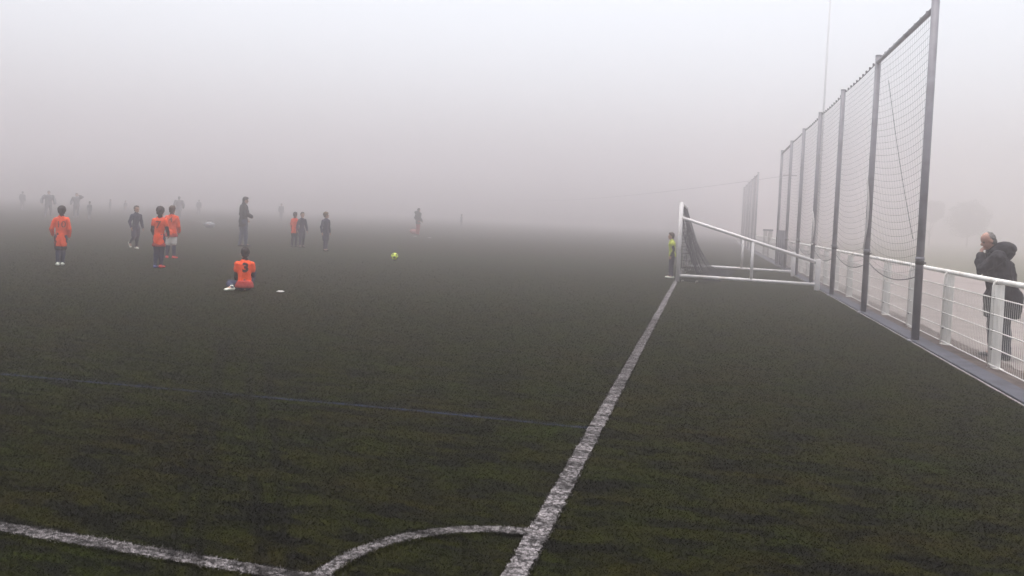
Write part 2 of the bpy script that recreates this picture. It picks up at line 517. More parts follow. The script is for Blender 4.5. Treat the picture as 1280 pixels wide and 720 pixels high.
v_, f_ = blades(owner < 0)
tag(obj_np('turf_fibres', v_, f_, M['turf']), 'short green plastic pile of the artificial turf near the corner', kind='stuff')
for i, (nm, pts, half, mt, z) in enumerate(LINES):
    # base strip with ragged edges
    P = [Vector((*p, 0)) for p in pts]
    vs, fs = [], []
    dense = []
    for a, c in zip(P[:-1], P[1:]):
        ln = (c - a).length
        step = .02 if nm == 'corner_arc' else .05
        k = max(1, int(min(ln, 24) / step)) if ln < 24 else 480
        for q in range(k):
            t = (q / k) ** (1.0 if ln < 24 else 2.2)
            dense.append(a.lerp(c, t))
    dense.append(P[-1])
    for q, p in enumerate(dense):
        t = (dense[min(q + 1, len(dense) - 1)] - dense[max(q - 1, 0)]).normalized()
        nrm = Vector((-t.y, t.x, 0))
        e0, e1 = half + random.uniform(-.012, .006), half + random.uniform(-.012, .006)
        vs += [p + nrm * e0 + Vector((0, 0, z)), p - nrm * e1 + Vector((0, 0, z))]
        if q: k = 2 * q; fs.append((k - 2, k - 1, k + 1, k))
    tris = [(q[0], q[1], q[2]) for q in fs] + [(q[0], q[2], q[3]) for q in fs]
    v2, f2 = blades(owner == i)
    allv = np.concatenate([np.array([list(v) for v in vs]), v2]) if len(v2) else np.array([list(v) for v in vs])
    allf = np.concatenate([np.array(tris), f2 + len(vs)]) if len(v2) else np.array(tris)
    tag(obj_np(nm, allv, allf, mt), kind='structure')

# ------------------------------------------------------------------ ball stop fences
def ball_stop(y0, bays, label, rope=False, board_bay=None, H=5.16, X=3.16, cord_r=.0025, cell=.12, steel='steel', cordm='cord'):
    root = empty('ball_stop_fence', (X, y0, 0))
    tag(root, label, 'fence', 'tall ball stop fences along the railing')
    b = MB()
    b.tube([(0, 0, -.05), (0, 0, H)], .056, 14)
    b.tube([(0, 0, H - .002), (0, 0, H + .02)], .06, 14)
    b.tube([(0, 0, 1.24), (0, 0, 1.285)], .066, 14)
    b.box((0, 0, .012), (.2, .2, .02), 0, .003)
    post0 = b.build('post', M[steel], root)
    bb = MB(); bb.tube([(0, 0, 1.17), (0, 0, 1.23)], .062, 14); bb.tube([(.04, .0, 1.2), (.09, .02, 1.2)], .012, 6)
    clip0 = bb.build('clamp', M['bolt'], post0)
    for i in range(1, bays + 1):
        p = post0.copy(); col.objects.link(p); p.parent = root; p.location = (random.uniform(-.01, .01), 4 * i, 0)
        c = clip0.copy(); col.objects.link(c); c.parent = p
    for i in range(bays):
        rigid = i in (0, bays - 1)
        ya, yb = 4 * i + .06, 4 * i + 3.94
        if rigid:
            b = MB(); b.tube([(0, ya - .03, H - .12), (0, yb + .03, H - .12)], .042, 10)
            b.build('top_rail', M[steel], root)
        top = H - .06
        sag_t = .02 if rigid else random.uniform(.012, .035)
        nu = int(round((yb - ya) / cell)); nv = int(round((top - 1.0) / cell))
        U = np.linspace(0, 1, nu + 1); V = np.linspace(0, 1, nv + 1)
        uu, vv = np.meshgrid(U, V, indexing='ij')
        par = 4 * uu * (1 - uu)
        zb = 1.02 - .10 * par * random.uniform(.6, 1.3)
        zt = top - sag_t * par
        wv = np.sin(vv * math.pi)
        z = zb + (zt - zb) * vv - par * (.035 * wv + .10 * (1 - vv) ** 2 + .02)
        z[:, -1] = (top - sag_t * par)[:, -1]
        ph = random.uniform(0, 6)
        x = .045 + .07 * np.sin(uu * math.pi) * wv * math.sin(ph + i)
        y = ya + (yb - ya) * uu + .02 * np.sin(vv * 3 + ph) * np.sin(uu * math.pi)
        P = np.stack([x, y, z], -1)
        segs = [np.stack([P[:-1].reshape(-1, 3), P[1:].reshape(-1, 3)], 1), np.stack([P[:, :-1].reshape(-1, 3), P[:, 1:].reshape(-1, 3)], 1)]
        v1, f1 = cords(segs[0], cord_r); v2, f2 = cords(segs[1], cord_r * .55)
        vs, fs = np.concatenate([v1, v2]), np.concatenate([f1, f2 + len(v1)])
        obj_np('net', vs, fs, M[cordm], root)
        # head rope with its clips, and the loose foot rope
        b = MB()
        b.tube([(x[k, -1], y[k, -1], z[k, -1] + .01) for k in range(0, nu + 1, 2)], .010 if not rigid else .008, 5)
        for k in range(1, nu, 3):
            q = (0.02, y[k, -1], z[k, -1] + .015)
            b.box(q, (.035, .025, .05), 0, .005)
        b.build('head_rope', M['cable'], root)
        b = MB()
        b.tube([(x[k, 0], y[k, 0], z[k, 0]) for k in range(0, nu + 1, 2)], .009, 5)
        b.build('foot_rope', M['cable'], root)
    if rope:
        b = MB()
        pts = [(.07, 16.1 - y0 + (13.6 - 16.1) * t, 4.55 + (1.55 - 4.55) * t - .12 * math.sin(t * math.pi)) for t in np.linspace(0, 1, 9)]
        b.tube(pts, .0045, 5); b.build('loose_rope', M['cord'], root)
        for (yy, z1, z0, w) in ((4.05, 2.75, 1.28, .022), (12.0, 2.2, 1.22, .032), (12.05, 1.22, 1.2, .03)):
            b = MB()
            b.tube([(-.07 + .03 * math.sin(t * 3), yy - .03 - .16 * math.sin(t * math.pi) * (1 - t * .2), z1 + (z0 - z1) * t) for t in np.linspace(0, 1, 10)], [w * .35 + w * .65 * math.sin(t * math.pi * .9 + .2) for t in np.linspace(0, 1, 10)], 7)
            b.build('net_tie', M['strap'], root)
    if board_bay is not None:
        b = MB(); b.box((0, 4 * board_bay + 2, .82), (.04, 3.8, 1.5), 0, .004)
        for q in range(1, 4): b.box((-.03, 4 * board_bay + .2 + q * .95, .82), (.03, .05, 1.5), 0, .003)
        b.build('board_panel', M['panel'], root)
    return root

ball_stop(12.83, 6, 'nearest tall fence of grey posts carrying a sagging dark ball net', rope=True, board_bay=5)
ball_stop(53.5, 5, 'hazy second fence of posts and netting farther down the railing', H=5.3, cord_r=.0045, steel='steel_fogged', cordm='cord_fogged')

# ------------------------------------------------------------------ white spectator railing
XB = 3.50
rail = empty('railing', (XB, 4.69, 0))
tag(rail, 'white metal spectator railing with mesh panels running beside the kerb', 'railing')
NP = 22
L_ = 2.0 * NP
b = MB()
b.tube([(.05, -.3, 1.09)] + [(.05, 2 * i, 1.09) for i in range(NP + 1)], .034, 12)
b.build('handrail', M['white'], rail)
# post: plate set across the fence, thin tube on the pitch side that bends over into the handrail
b = MB(); b.box((.05, 0, .52), (.11, .022, 1.06), 0, .003); b.box((.05, 0, .010), (.16, .12, .012), 0, .002)
b.box((.05, .0, .54), (.02, .06, 1.0), 0, .003)
b.tube([(-.022, 0, .03), (-.022, 0, .98), (-.020, 0, 1.03), (-.006, 0, 1.075), (.02, 0, 1.092), (.05, 0, 1.094)], .0135, 9)
post0 = b.build('post', M['white'], rail)
bolt_z = (.27, .50, .70, .90)
b = MB(); b.box((0, 0, 0), (.024, .02, .03), 0, .004)
bolts0 = [b.build('bolt', M['bolt'], post0, loc=(-.012, -.018, bolt_z[0] - .015))]
for z in bolt_z[1:]:
    c = bolts0[0].copy(); col.objects.link(c); c.parent = post0; c.location = (-.012, -.018, z - .015); bolts0.append(c)
for i in range(1, NP + 1):
    p = post0.copy(); col.objects.link(p); p.parent = rail; p.location = (random.uniform(-.006, .006), 2 * i, 0)
    p.rotation_euler = (random.uniform(-.006, .006), random.uniform(-.006, .006), 0)
    for c0 in bolts0[:4 if i < 16 else 0]:
        c = c0.copy(); col.objects.link(c); c.parent = p
segs_h, segs_v = [], []
for z in (.07, .28, .49, .69, .89):
    segs_h.append([(-.034, .03, z), (-.034, 1.97, z)])
for k in range(33):
    y = .04 + k * .06
    segs_v.append([(-.026, y, .06), (-.026, y, .90)])
v1, f1 = cords(segs_h, .0075, 6); v2, f2 = cords(segs_v, .0021, 4)
me_p = MB(); me_p.add(v1.tolist(), f1.tolist()); me_p.add(v2.tolist(), f2.tolist())
panel0 = me_p.build('mesh_panel', M['wire'], rail)
for i in range(1, NP):
    p = panel0.copy(); col.objects.link(p); p.parent = rail; p.location = (0, 2 * i, 0)

# gate in the railing farther on: two taller posts with dark caps and pale boards
g = empty('gate', (XB, 48.9, 0))
tag(g, 'pale gate with two dark capped posts, in the fog beyond the first net', 'gate')
for y in (.2, -3.4):
    b = MB(); b.box((0, y, .74), (.22, .2, 1.48), 0, .01); p = b.build('gate_post', M['gate'], g)
    b = MB(); b.box((0, y, 1.53), (.28, .26, .1), 0, .01); b.build('cap', M['panel'], p)
b = MB(); b.box((.0, -1.6, .62), (.05, 3.3, 1.05), 0, .006); b.build('board', M['gate'], g)
rail2 = empty('railing', (XB, 51.0, 0))
tag(rail2, 'faint white railing beyond the gate, farther off in the fog', 'railing')
b = MB(); b.tube([(.05, 0, 1.09), (.05, 40, 1.09)], .034, 8); b.build('handrail', M['white'], rail2)
for i in range(21):
    p = post0.copy(); col.objects.link(p); p.parent = rail2; p.location = (0, 2 * i, 0)
for i in range(20):
    p = panel0.copy(); col.objects.link(p); p.parent = rail2; p.location = (0, 2 * i, 0)

# ------------------------------------------------------------------ goal
goal = empty('goal', (XL + .04, 22.25, 0))
tag(goal, 'white football goal on the goal line with slanting side frames and dark net', 'goal')
GH, GW, GA, ZS, ZE = 2.19, 6.0, 3.66, 1.80, .76
for y in (0, GW):
    b = MB(); b.tube([(0, y, 0), (0, y, GH + .03)], .056, 14); b.build('post', M['white_goal'], goal)
    b = MB(); b.tube([(.03, y, ZS), (GA, y, ZE)], .048, 12); b.build('slanting_bar', M['white_goal'], goal)
    b = MB(); b.tube([(.05, y, .17), (GA, y, .16)], .045, 12); b.build('base_bar', M['white_goal'], goal)
    b = MB(); b.tube([(1.98, y, .17), (1.98, y, ZS + (ZE - ZS) * 1.98 / GA)], .042, 12); b.build('middle_bar', M['white_goal'], goal)
    b = MB(); b.box((GA + .03, y, .42), (.13, .10, .84), 0, .012); b.build('end_post', M['white_goal'], goal)
b = MB(); b.tube([(0, .0, GH), (0, GW, GH)], .055, 14); b.build('crossbar', M['white_goal'], goal)
# net hanging from the crossbar, wrinkled, and lying on the turf behind
prof = [(.02, GH), (.10, 1.9), (.18, 1.62), (.27, 1.33), (.38, 1.04), (.52, .75), (.70, .44), (.93, .10), (1.15, .05), (1.45, .07), (1.78, .04)]
def prof_at(t):
    q = t * (len(prof) - 1); i = min(int(q), len(prof) - 2); f = q - i
    return prof[i][0] + (prof[i + 1][0] - prof[i][0]) * f, prof[i][1] + (prof[i + 1][1] - prof[i][1]) * f
nu, nv = 56, 30
P = np.zeros((nu + 1, nv + 1, 3))
for i in range(nu + 1):
    for j in range(nv + 1):
        t = j / nv; x, z = prof_at(t)
        u = i / nu
        wr = noise.noise(Vector((u * 9, t * 2.2, 1.7))) * .11 * min(1, t * 4) + noise.noise(Vector((u * 24, t * 3, 6))) * .05 * min(1, t * 4)
        sx = .62 + .38 * u                           # the near end hangs closer to the post
        P[i, j] = (x * sx + wr * (1 if z > .2 else .4), GW * u, max(.02, z + (abs(noise.noise(Vector((u * 14, t * 9, 3)))) * .16 if z < .12 else 0) - .05 * math.sin(u * math.pi) * (1 if j else 0)))
segs = [np.stack([P[:-1].reshape(-1, 3), P[1:].reshape(-1, 3)], 1), np.stack([P[:, :-1].reshape(-1, 3), P[:, 1:].reshape(-1, 3)], 1)]
vs, fs = cords(np.concatenate(segs), .006)
obj_np('back_net', vs, fs, M['cord'], goal)
for y, u in ((.04, 0), (GW - .04, 1)):
    sg = []
    cols_ = 9
    rows = 22
    G = np.zeros((rows + 1, cols_ + 1, 3))
    for r_ in range(rows + 1):
        z = GH * (1 - r_ / rows)
        ks = [prof_at(t)[1] for t in np.linspace(0, .72, 40)]
        xs = [prof_at(t)[0] for t in np.linspace(0, .72, 40)]
        xe = np.interp(-z, [-k for k in ks], xs) * (.62 + .38 * u)
        for c_ in range(cols_ + 1):
            G[r_, c_] = (xe * c_ / cols_, y + .05 * noise.noise(Vector((z * 3, c_ * .5, y))), max(.02, z))
    segs = [np.stack([G[:-1].reshape(-1, 3), G[1:].reshape(-1, 3)], 1), np.stack([G[:, :-1].reshape(-1, 3), G[:, 1:].reshape(-1, 3)], 1)]
    vs, fs = cords(np.concatenate(segs)[:], .0065)
    obj_np('side_net', vs, fs, M['cord'], goal)
for (x, y) in ((.12, -.18), (.5, -.22), (.2, 5.6), (.55, 5.5), (.1, 4.2)):
    b = MB(); b.tube([(x, y, 0), (x, y, .04), (x + .03, y, .055), (x + .05, y, .04)], .010, 6); b.build('net_peg', M['white_goal'], goal)

# ------------------------------------------------------------------ people
def ik(a, t, l1, l2, pole):
    a, t, pole = Vector(a), Vector(t), Vector(pole)
    d = t - a; L = d.length
    mx = (l1 + l2) * .998
    if L > mx: t = a + d * (mx / L); d = t - a; L = mx
    L = max(L, abs(l1 - l2) + 1e-3)
    dn = d.normalized()
    x = (l1 * l1 - l2 * l2 + L * L) / (2 * L)
    h = math.sqrt(max(0, l1 * l1 - x * x))
    pn = pole - dn * pole.dot(dn)
    pn = pn.normalized() if pn.length > 1e-5 else dn.orthogonal().normalized()
    return a + dn * x + pn * h, t

def person(loc, face, H, label, outfit, kid=True, vox=.009, group=None, pelvis=None, lean=0., tilt=0., head_yaw=0., head_pitch=0.,
           la=None, ra=None, lk=(0, 1, .1), rk=(0, 1, .1), lh=None, rh=None, le=(-.5, -1, 0), re=(.5, -1, 0),
           lt=8., rt=8., lfp=0., rfp=0., lpalm=(1, 0, 0), rpalm=(-1, 0, 0), wide=1.0):
    fx, fy = face
    root = empty('person', (loc[0], loc[1], loc[2] if len(loc) > 2 else 0.0), math.atan2(-fx, fy))
    tag(root, label, 'person', group)
    S = H
    if kid: hipz, kz, az, shz, nz, hcz = .485, .26, .045, .785, .825, .918
    else:   hipz, kz, az, shz, nz, hcz = .515, .275, .045, .815, .855, .932
    hw, hd, hh = (.054, .066, .080) if kid else (.046, .058, .067)
    if kid: wide *= .86
    shx = (.094 if kid else .110) * wide; hx = .042 if kid else .046
    pv = Vector(pelvis) if pelvis else Vector((0, 0, hipz + .02))
    Rl = Matrix.Rotation(R(-lean), 3, 'X') @ Matrix.Rotation(R(tilt), 3, 'Y')
    zp = hipz + .02
    def sp(z, x=0., y=0.): return (pv + Rl @ Vector((x, y, z - zp))) * S
    hipL, hipR = (pv + Vector((-hx, 0, -.02))) * S, (pv + Vector((hx, 0, -.02))) * S
    thl, shl = (hipz - kz) * S, (kz - az) * S
    la = Vector(la or (-.055, -.01, az)) * S; ra = Vector(ra or (.055, .01, az)) * S
    kL, la = ik(hipL, la, thl, shl, lk); kR, ra = ik(hipR, ra, thl, shl, rk)
    ual, fal = (.165 if kid else .17) * S, .145 * S
    Rh = Rl @ Matrix.Rotation(R(-head_yaw), 3, 'Z') @ Matrix.Rotation(R(-head_pitch), 3, 'X')
    hr, hf, hu = Rh @ Vector((1, 0, 0)), Rh @ Vector((0, 1, 0)), Rh @ Vector((0, 0, 1))
    neck = sp(nz)
    hc = neck + (hu * (hcz - nz) + hf * .012) * S
    W, D, Hh = hw * S, hd * S, hh * S
    sL, sR = sp(shz - .012, -shx), sp(shz - .012, shx)
    lh = (hc + hf * D * 1.55 - hu * Hh * 1.2 - hr * W * .1) if lh == 'mouth' else sL + (Rl @ Vector(lh or (-.015, .03, -.304))) * S; rh = sR + (Rl @ Vector(rh or (.015, .03, -.304))) * S
    eL, lh = ik(sL, lh, ual, fal, le); eR, rh = ik(sR, rh, ual, fal, re)
    up = Rl @ Vector((0, 0, 1))
    rt_ = Rl @ Vector((1, 0, 0))
    # ---- the body: one continuous skin
    b = MB()
    tz = [zp - .035, zp, .58, .64, .70, .76, .795]
    trx = [.078, .082, .072, .076, .088, .094, .072]; tryy = [.060, .062, .054, .055, .060, .056, .045]
    if kid: trx = [x * .93 for x in trx]
    b.loft([sp(z) for z in tz], [x * S * wide for x in trx], [x * S for x in tryy], rt_)
    b.loft([sp(shz - .03), neck, hc - hu * Hh * .45], [.034 * S, .029 * S, .031 * S], [.036 * S, .031 * S, .034 * S], rt_)
    b.ell(hc + hu * Hh * .22 - hf * D * .08, hr * W, hf * D * .93, hu * Hh * .80, 18, 12)
    b.ell(hc - hu * Hh * .28 + hf * D * .16, hr * W * .76, hf * D * .72, hu * Hh * .72, 16, 10)
    b.ell(hc + hf * D * .90 - hu * Hh * .14, hr * W * .17, hf * D * .24, hu * Hh * .20, 8, 6)
    b.ell(hc + hf * D * .76 - hu * Hh * .70, hr * W * .32, hf * D * .20, hu * Hh * .18, 8, 6)
    for s in (-1, 1):
        b.ell(hc + hr * W * s * .99 - hu * Hh * .08, hr * W * .12, hf * D * .22, hu * Hh * .24, 8, 6)
    for (hp, kn, an) in ((hipL, kL, la), (hipR, kR, ra)):
        cf = kn.lerp(an, .3)
        b.loft([hp, hp.lerp(kn, .5), kn, cf, kn.lerp(an, .75), an], [.052 * S, .044 * S, .033 * S, .034 * S, .024 * S, .021 * S], [.056 * S, .046 * S, .034 * S, .036 * S, .025 * S, .022 * S], rt_)
    hands = []
    for s, sh, el, hd_, palm in ((-1, sL, eL, lh, lpalm), (1, sR, eR, rh, rpalm)):
        b.loft([sh, sh.lerp(el, .45), el, el.lerp(hd_, .35), hd_], [.032 * S, .027 * S, .022 * S, .022 * S, .015 * S], [.034 * S, .028 * S, .023 * S, .022 * S, .013 * S], rt_)
        b.loft([sp(shz - .035, s * .05), sh], [.042 * S, .033 * S], [.04 * S, .034 * S], up)
        d = (hd_ - el).normalized()
        pn = Rl @ Vector(palm); pn = (pn - d * pn.dot(d)).normalized()
        across = d.cross(pn)                       # towards thumb or little finger
        thumb = across if across.dot(Rl @ Vector((0, 1, 0))) > 0 else -across
        hl = .10 * S
        b.loft([hd_, hd_ + d * hl * .22, hd_ + d * hl * .46], [hl * .16, hl * .21, hl * .21], [hl * .11, hl * .11, hl * .09], thumb, 10)
        for q, (ofs, ln) in enumerate(((.165, .46), (.055, .52), (-.055, .48), (-.16, .38))):
            p0 = hd_ + d * hl * .42 + thumb * hl * ofs
            c1 = (d + pn * .25).normalized(); c2 = (d + pn * .75).normalized(); c3 = (d * .7 + pn).normalized()
            p1 = p0 + c1 * hl * ln * .42; p2 = p1 + c2 * hl * ln * .33; p3 = p2 + c3 * hl * ln * .25
            b.loft([p0, p1, p2, p3], [hl * .052, hl * .05, hl * .045, hl * .038], [hl * .052, hl * .05, hl * .045, hl * .038], thumb, 7)
        t0 = hd_ + d * hl * .10 + thumb * hl * .15
        t1 = t0 + (d * .6 + thumb * .75 + pn * .25).normalized() * hl * .22; t2 = t1 + (d * .9 + thumb * .25 + pn * .4).normalized() * hl * .2
        b.loft([t0, t1, t2], [hl * .075, hl * .06, hl * .045], [hl * .07, hl * .058, hl * .045], d, 7)
        hands.append((hd_, d))
    feet = []
    for s, an, kn, td, fp in ((-1, la, kL, lt, lfp), (1, ra, kR, rt, rfp)):
        fd = Matrix.Rotation(R(-s * td), 3, 'Z') @ Vector((0, math.cos(R(fp)), -math.sin(R(fp))))
        feet.append((an, fd, s))
        b.loft([an, an + fd * .05 * S + Vector((0, 0, -.02)) * S], [.022 * S, .024 * S], [.02 * S, .018 * S], (1, 0, 0), 10)
    e1, e2, mo = hc + hr * W * .40 + hf * D * .80 + hu * Hh * .04, hc - hr * W * .40 + hf * D * .80 + hu * Hh * .04, hc + hf * D * .85 - hu * Hh * .47
    def paint(c):
        if (c - e1).length < W * .20 or (c - e2).length < W * .20: return 1
        dm = c - mo
        if abs(dm.dot(hu)) < Hh * .06 and abs(dm.dot(hr)) < W * .34 and dm.dot(hf) > -D * .3: return 2
        return 0
    b.remesh('body', [M[outfit.get('skin', 'skin')], M['eye'], M['lips']], root, vox, 2, paint=paint)
    # ---- hair
    hs = outfit.get('hair_style', 'short')
    b = MB()
    if hs == 'short':
        b.ell(hc + hu * Hh * .30 - hf * D * .20, hr * W * 1.09, hf * D * .93, hu * Hh * .80, 18, 12)
        b.ell(hc + hu * Hh * .78 + hf * D * .18, hr * W * .80, hf * D * .62, hu * Hh * .30, 14, 9)
        b.ell(hc - hu * Hh * .20 - hf * D * .48, hr * W * .88, hf * D * .52, hu * Hh * .55, 14, 9)
    elif hs == 'mop':
        b.ell(hc + hu * Hh * .30 - hf * D * .16, hr * W * 1.20, hf * D * 1.02, hu * Hh * .86, 18, 12)
        b.ell(hc + hu * Hh * .62 + hf * D * .36, hr * W * .88, hf * D * .62, hu * Hh * .34, 14, 9)
        b.ell(hc - hu * Hh * .18 - hf * D * .46, hr * W * 1.02, hf * D * .58, hu * Hh * .58, 14, 9)
    elif hs == 'crop':                              # short at the sides and back, bald on top
        b.ell(hc + hu * Hh * .27 - hf * D * .30, hr * W * 1.05, hf * D * .74, hu * Hh * .72, 18, 12)
        b.ell(hc - hu * Hh * .18 - hf * D * .40, hr * W * .96, hf * D * .58, hu * Hh * .52, 14, 9)
    b.remesh('hair', M[outfit['hair']], root, vox * .9, 2, disp=.007 * S / 1.4, dscale=42)
    # ---- upper garment
    ease = outfit.get('ease', .012) * (S / 1.4)
    hem = outfit.get('hem', .40)
    flare = outfit.get('flare', 1.0)
    b = MB()
    ztop = [.55, .60, .66, .72, .765, .80]
    lo_ = outfit.get('loose', 1.0)
    cx = [.074 * lo_, .072 * (lo_ * 1.03 - .03), .080 * (lo_ * .7 + .3), .092, .096, .070]; cy = [.058, .056, .058, .062, .058, .045]
    dp_ = outfit.get('deep', 1.0); cy = [q * dp_ for q in cy[:4]] + cy[4:]
    k_ = .95 if kid else 1.0
    fl2 = 1 + (flare - 1) * .75; zs = [hem, hem + (.55 - hem) * .35, hem + (.55 - hem) * .72] + ztop
    xs = [.083 * flare, .083 * (flare * .6 + fl2 * .4), .080 * fl2] + cx; ysz = [.066 * flare * max(1, dp_ * .82), .066 * flare * max(1, dp_ * .84), .064 * fl2 * dp_] + cy
    pts_ = []
    for z in zs:
        if pelvis and z < zp: pts_.append(Vector((pv.x, pv.y, pv.z + (z - zp))) * S)
        else: pts_.append(sp(z))
    b.loft(pts_, [x * S * k_ * wide + ease for x in xs], [x * S + ease for x in ysz], rt_, 20, flat=True)
    b.loft([sp(.795), sp(nz + .004)], [.052 * S, .037 * S], [.05 * S, .038 * S], rt_, 14)
    slv = outfit.get('sleeve', 1.0)
    for s, sh, el, hd_ in ((-1, sL, eL, lh), (1, sR, eR, rh)):
        b.loft([sp(shz - .035, s * .05), sh], [.046 * S + ease * .5, .038 * S + ease * .5], [.044 * S + ease * .5, .038 * S + ease * .5], up)
        chain = [sh, sh.lerp(el, .5), el] if slv > .6 else [sh, sh.lerp(el, max(slv, .2) * 1.25)]
        e_s = ease * outfit.get('sleeve_ease', .8); rr = [.036, .033, .029] if slv > .6 else [.037, .037]
        if slv > .9: chain += [el.lerp(hd_, .5), el.lerp(hd_, .95)]; rr += [.026, .021]
        b.loft(chain, [q * S + e_s for q in rr], [q * S + e_s for q in rr], rt_)
    top_o = b.remesh(outfit.get('top_name', 'shirt'), M[outfit['top']], root, vox, 3, disp=.015 * S / 1.4, dscale=12)
    if slv <= .9 and outfit.get('under'):
        for el0, el, hd_ in ((sL, eL, lh), (sR, eR, rh)):
            b = MB()
            b.loft([el0.lerp(el, .25), el, el.lerp(hd_, .5), el.lerp(hd_, .97)], [.031 * S, .027 * S, .025 * S, .019 * S], [.031 * S, .027 * S, .025 * S, .019 * S], rt_)
            b.remesh('undershirt_sleeve', M[outfit['under']], root, vox, 2, disp=.004, dscale=25)
    if outfit.get('collar'):
        b = MB(); b.loft([sp(nz - .012), sp(nz + .014)], [.045 * S, .040 * S], [.046 * S, .042 * S], rt_, 14)
        b.remesh('collar', M[outfit['collar']], root, vox, 2)
    if outfit.get('stripe'):                        # dark side panels under the arms
        for s in (-1, 1):
            b = MB(); b.loft([sp(.56, s * .072), sp(.66, s * .078), sp(.75, s * .088)], [.016 * S + ease, .017 * S + ease, .014 * S + ease], [.034 * S, .038 * S, .030 * S], rt_, 12)
            b.remesh('side_panel', M[outfit['stripe']], root, vox, 2)
    if outfit.get('hem_band'):
        b = MB(); b.loft([pts_[0] + Vector((0, 0, -.008)), pts_[0] + Vector((0, 0, .022)) * S], [.083 * flare * S * k_ + ease + .004] * 2, [.066 * flare * S + ease + .004] * 2, rt_, 20, flat=True)
        b.remesh('hem_band', M[outfit['hem_band']], root, vox, 2, disp=.008, dscale=14)
    if outfit.get('hood'):
        b = MB()
        bk = Rl @ Vector((0, -1, 0)); hs_ = outfit.get('hood_size', 1.0)
        hk = sp(nz - .008, 0, -.062)
        b.ell(hk, rt_ * .094 * S * hs_, bk * .078 * S * hs_ + up * .006 * S, up * .062 * S * hs_ - bk * .012 * S)
        b.ell(hk + bk * .046 * S * hs_ + up * .004 * S, rt_ * .084 * S * hs_, bk * .046 * S * hs_ - up * .014 * S, up * .046 * S * hs_)
        b.loft([sp(.76, 0, -.055), hk + bk * .03 * S - up * .03 * S], [.08 * S, .075 * S], [.03 * S, .05 * S], rt_)
        b.loft([sp(nz - .06, 0, -.05), hk - up * .01 * S], [.075 * S, .07 * S], [.04 * S, .05 * S], rt_)
        b.loft([sp(nz - .01, -.055, .02), sp(nz + .012, -.05, -.04), sp(nz + .015, 0, -.075), sp(nz + .012, .05, -.04), sp(nz - .01, .055, .02)], [.026 * S] * 5, [.030 * S] * 5, up)
        b.remesh('hood', M[outfit['top']], root, vox, 3, disp=.014, dscale=9)
    # ---- legs
    if outfit.get('shorts'):
        b = MB(); b.loft([sp(zp - .03), sp(zp + .03)], [.080 * S] * 2, [.066 * S] * 2, rt_)
        for hp, kn in ((hipL, kL), (hipR, kR)):
            b.loft([hp, hp.lerp(kn, .5), hp.lerp(kn, .86)], [.058 * S, .056 * S, .054 * S], [.062 * S, .060 * S, .056 * S], rt_)
        b.remesh('shorts', M[outfit['shorts']], root, vox, 3, disp=.007, dscale=14)
    lg = outfit.get('legs')
    if lg:
        e = outfit.get('leg_ease', .004)
        b = MB()
        if not outfit.get('shorts'): b.loft([sp(zp - .03), sp(zp + .04)], [.084 * S] * 2, [.066 * S] * 2, rt_)
        for hp, kn, an in ((hipL, kL, la), (hipR, kR, ra)):
            r_ = [.056 * S + e, .049 * S + e, .037 * S + e, .037 * S + e, .028 * S + e, .025 * S + e]
            b.loft([hp, hp.lerp(kn, .5), kn, kn.lerp(an, .3), kn.lerp(an, .75), an.lerp(kn, -.02)], r_, r_, rt_)
        b.remesh(outfit.get('legs_name', 'leggings'), M[lg], root, vox, 3, disp=.006 * S / 1.4, dscale=15)
    if outfit.get('socks'):
        for kn, an in ((kL, la), (kR, ra)):
            b = MB(); r_ = [.036 * S, .037 * S, .028 * S, .024 * S]
            b.loft([kn.lerp(an, .12), kn.lerp(an, .3), kn.lerp(an, .75), an], [q + .004 for q in r_], [q + .004 for q in r_], rt_)
            b.remesh('sock', M[outfit['socks']], root, vox, 2)
    # ---- shoes, one mesh each
    for an, fd, s in feet:
        b = MB()
        gz = -(.045 if True else 0) * S + .0
        dn = Vector((0, 0, -1)) if abs(fd.z) < .3 else (Vector((0, 0, -1)) - fd * (-fd.z)).normalized()
        side = fd.cross(dn).normalized()
        hl_ = an + dn * .022 * S
        b.ell(hl_ - fd * .018 * S, side * .026 * S, fd * .032 * S, dn * .026 * S, 12, 8)
        b.loft([hl_ - fd * .01 * S, hl_ + fd * .05 * S + dn * .004 * S, hl_ + fd * .095 * S + dn * .008 * S], [.026 * S, .028 * S, .026 * S], [.025 * S, .021 * S, .015 * S], side, 12)
        b.loft([an + Vector((0, 0, .006)) * S, hl_], [.027 * S, .028 * S], [.027 * S, .028 * S], side, 10)
        key = outfit['shoes'] if not isinstance(outfit['shoes'], tuple) else outfit['shoes'][0 if s < 0 else 1]
        b.remesh('shoe', M[key], root, vox * .8, 2, zmin=.002)
    # ---- back number, laid onto the cloth
    if outfit.get('number'):
        cu = bpy.data.curves.new('number', 'FONT'); cu.body = outfit['number']; cu.size = outfit.get('num_size', .21) * S; cu.align_x = 'CENTER'; cu.align_y = 'CENTER'
        cu.offset = outfit.get('num_w', .012) * S; cu.resolution_u = 4
        to = bpy.data.objects.new('number', cu); col.objects.link(to)
        dg = bpy.context.evaluated_depsgraph_get()
        me = bpy.data.meshes.new_from_object(to.evaluated_get(dg))
        bpy.data.objects.remove(to)
        bm = bmesh.new(); bm.from_mesh(me)
        bmesh.ops.subdivide_edges(bm, edges=bm.edges[:], cuts=3, use_grid_fill=True)
        bmesh.ops.triangulate(bm, faces=bm.faces[:])
        tm = top_o.data
        bvh = BVHTree.FromPolygons([v.co for v in tm.vertices], [p.vertices[:] for p in tm.polygons])
        nc = sp(outfit.get('num_z', .70))
        fwd = Rl @ Vector((0, 1, 0))
        for v in bm.verts:
            o_ = nc + rt_ * v.co.x + up * v.co.y - fwd * .6
            h_ = bvh.ray_cast(o_, fwd)[0]
            v.co = (h_ if h_ is not None else nc - fwd * .06 * S) - fwd * .006
        bm.to_mesh(me); bm.free()
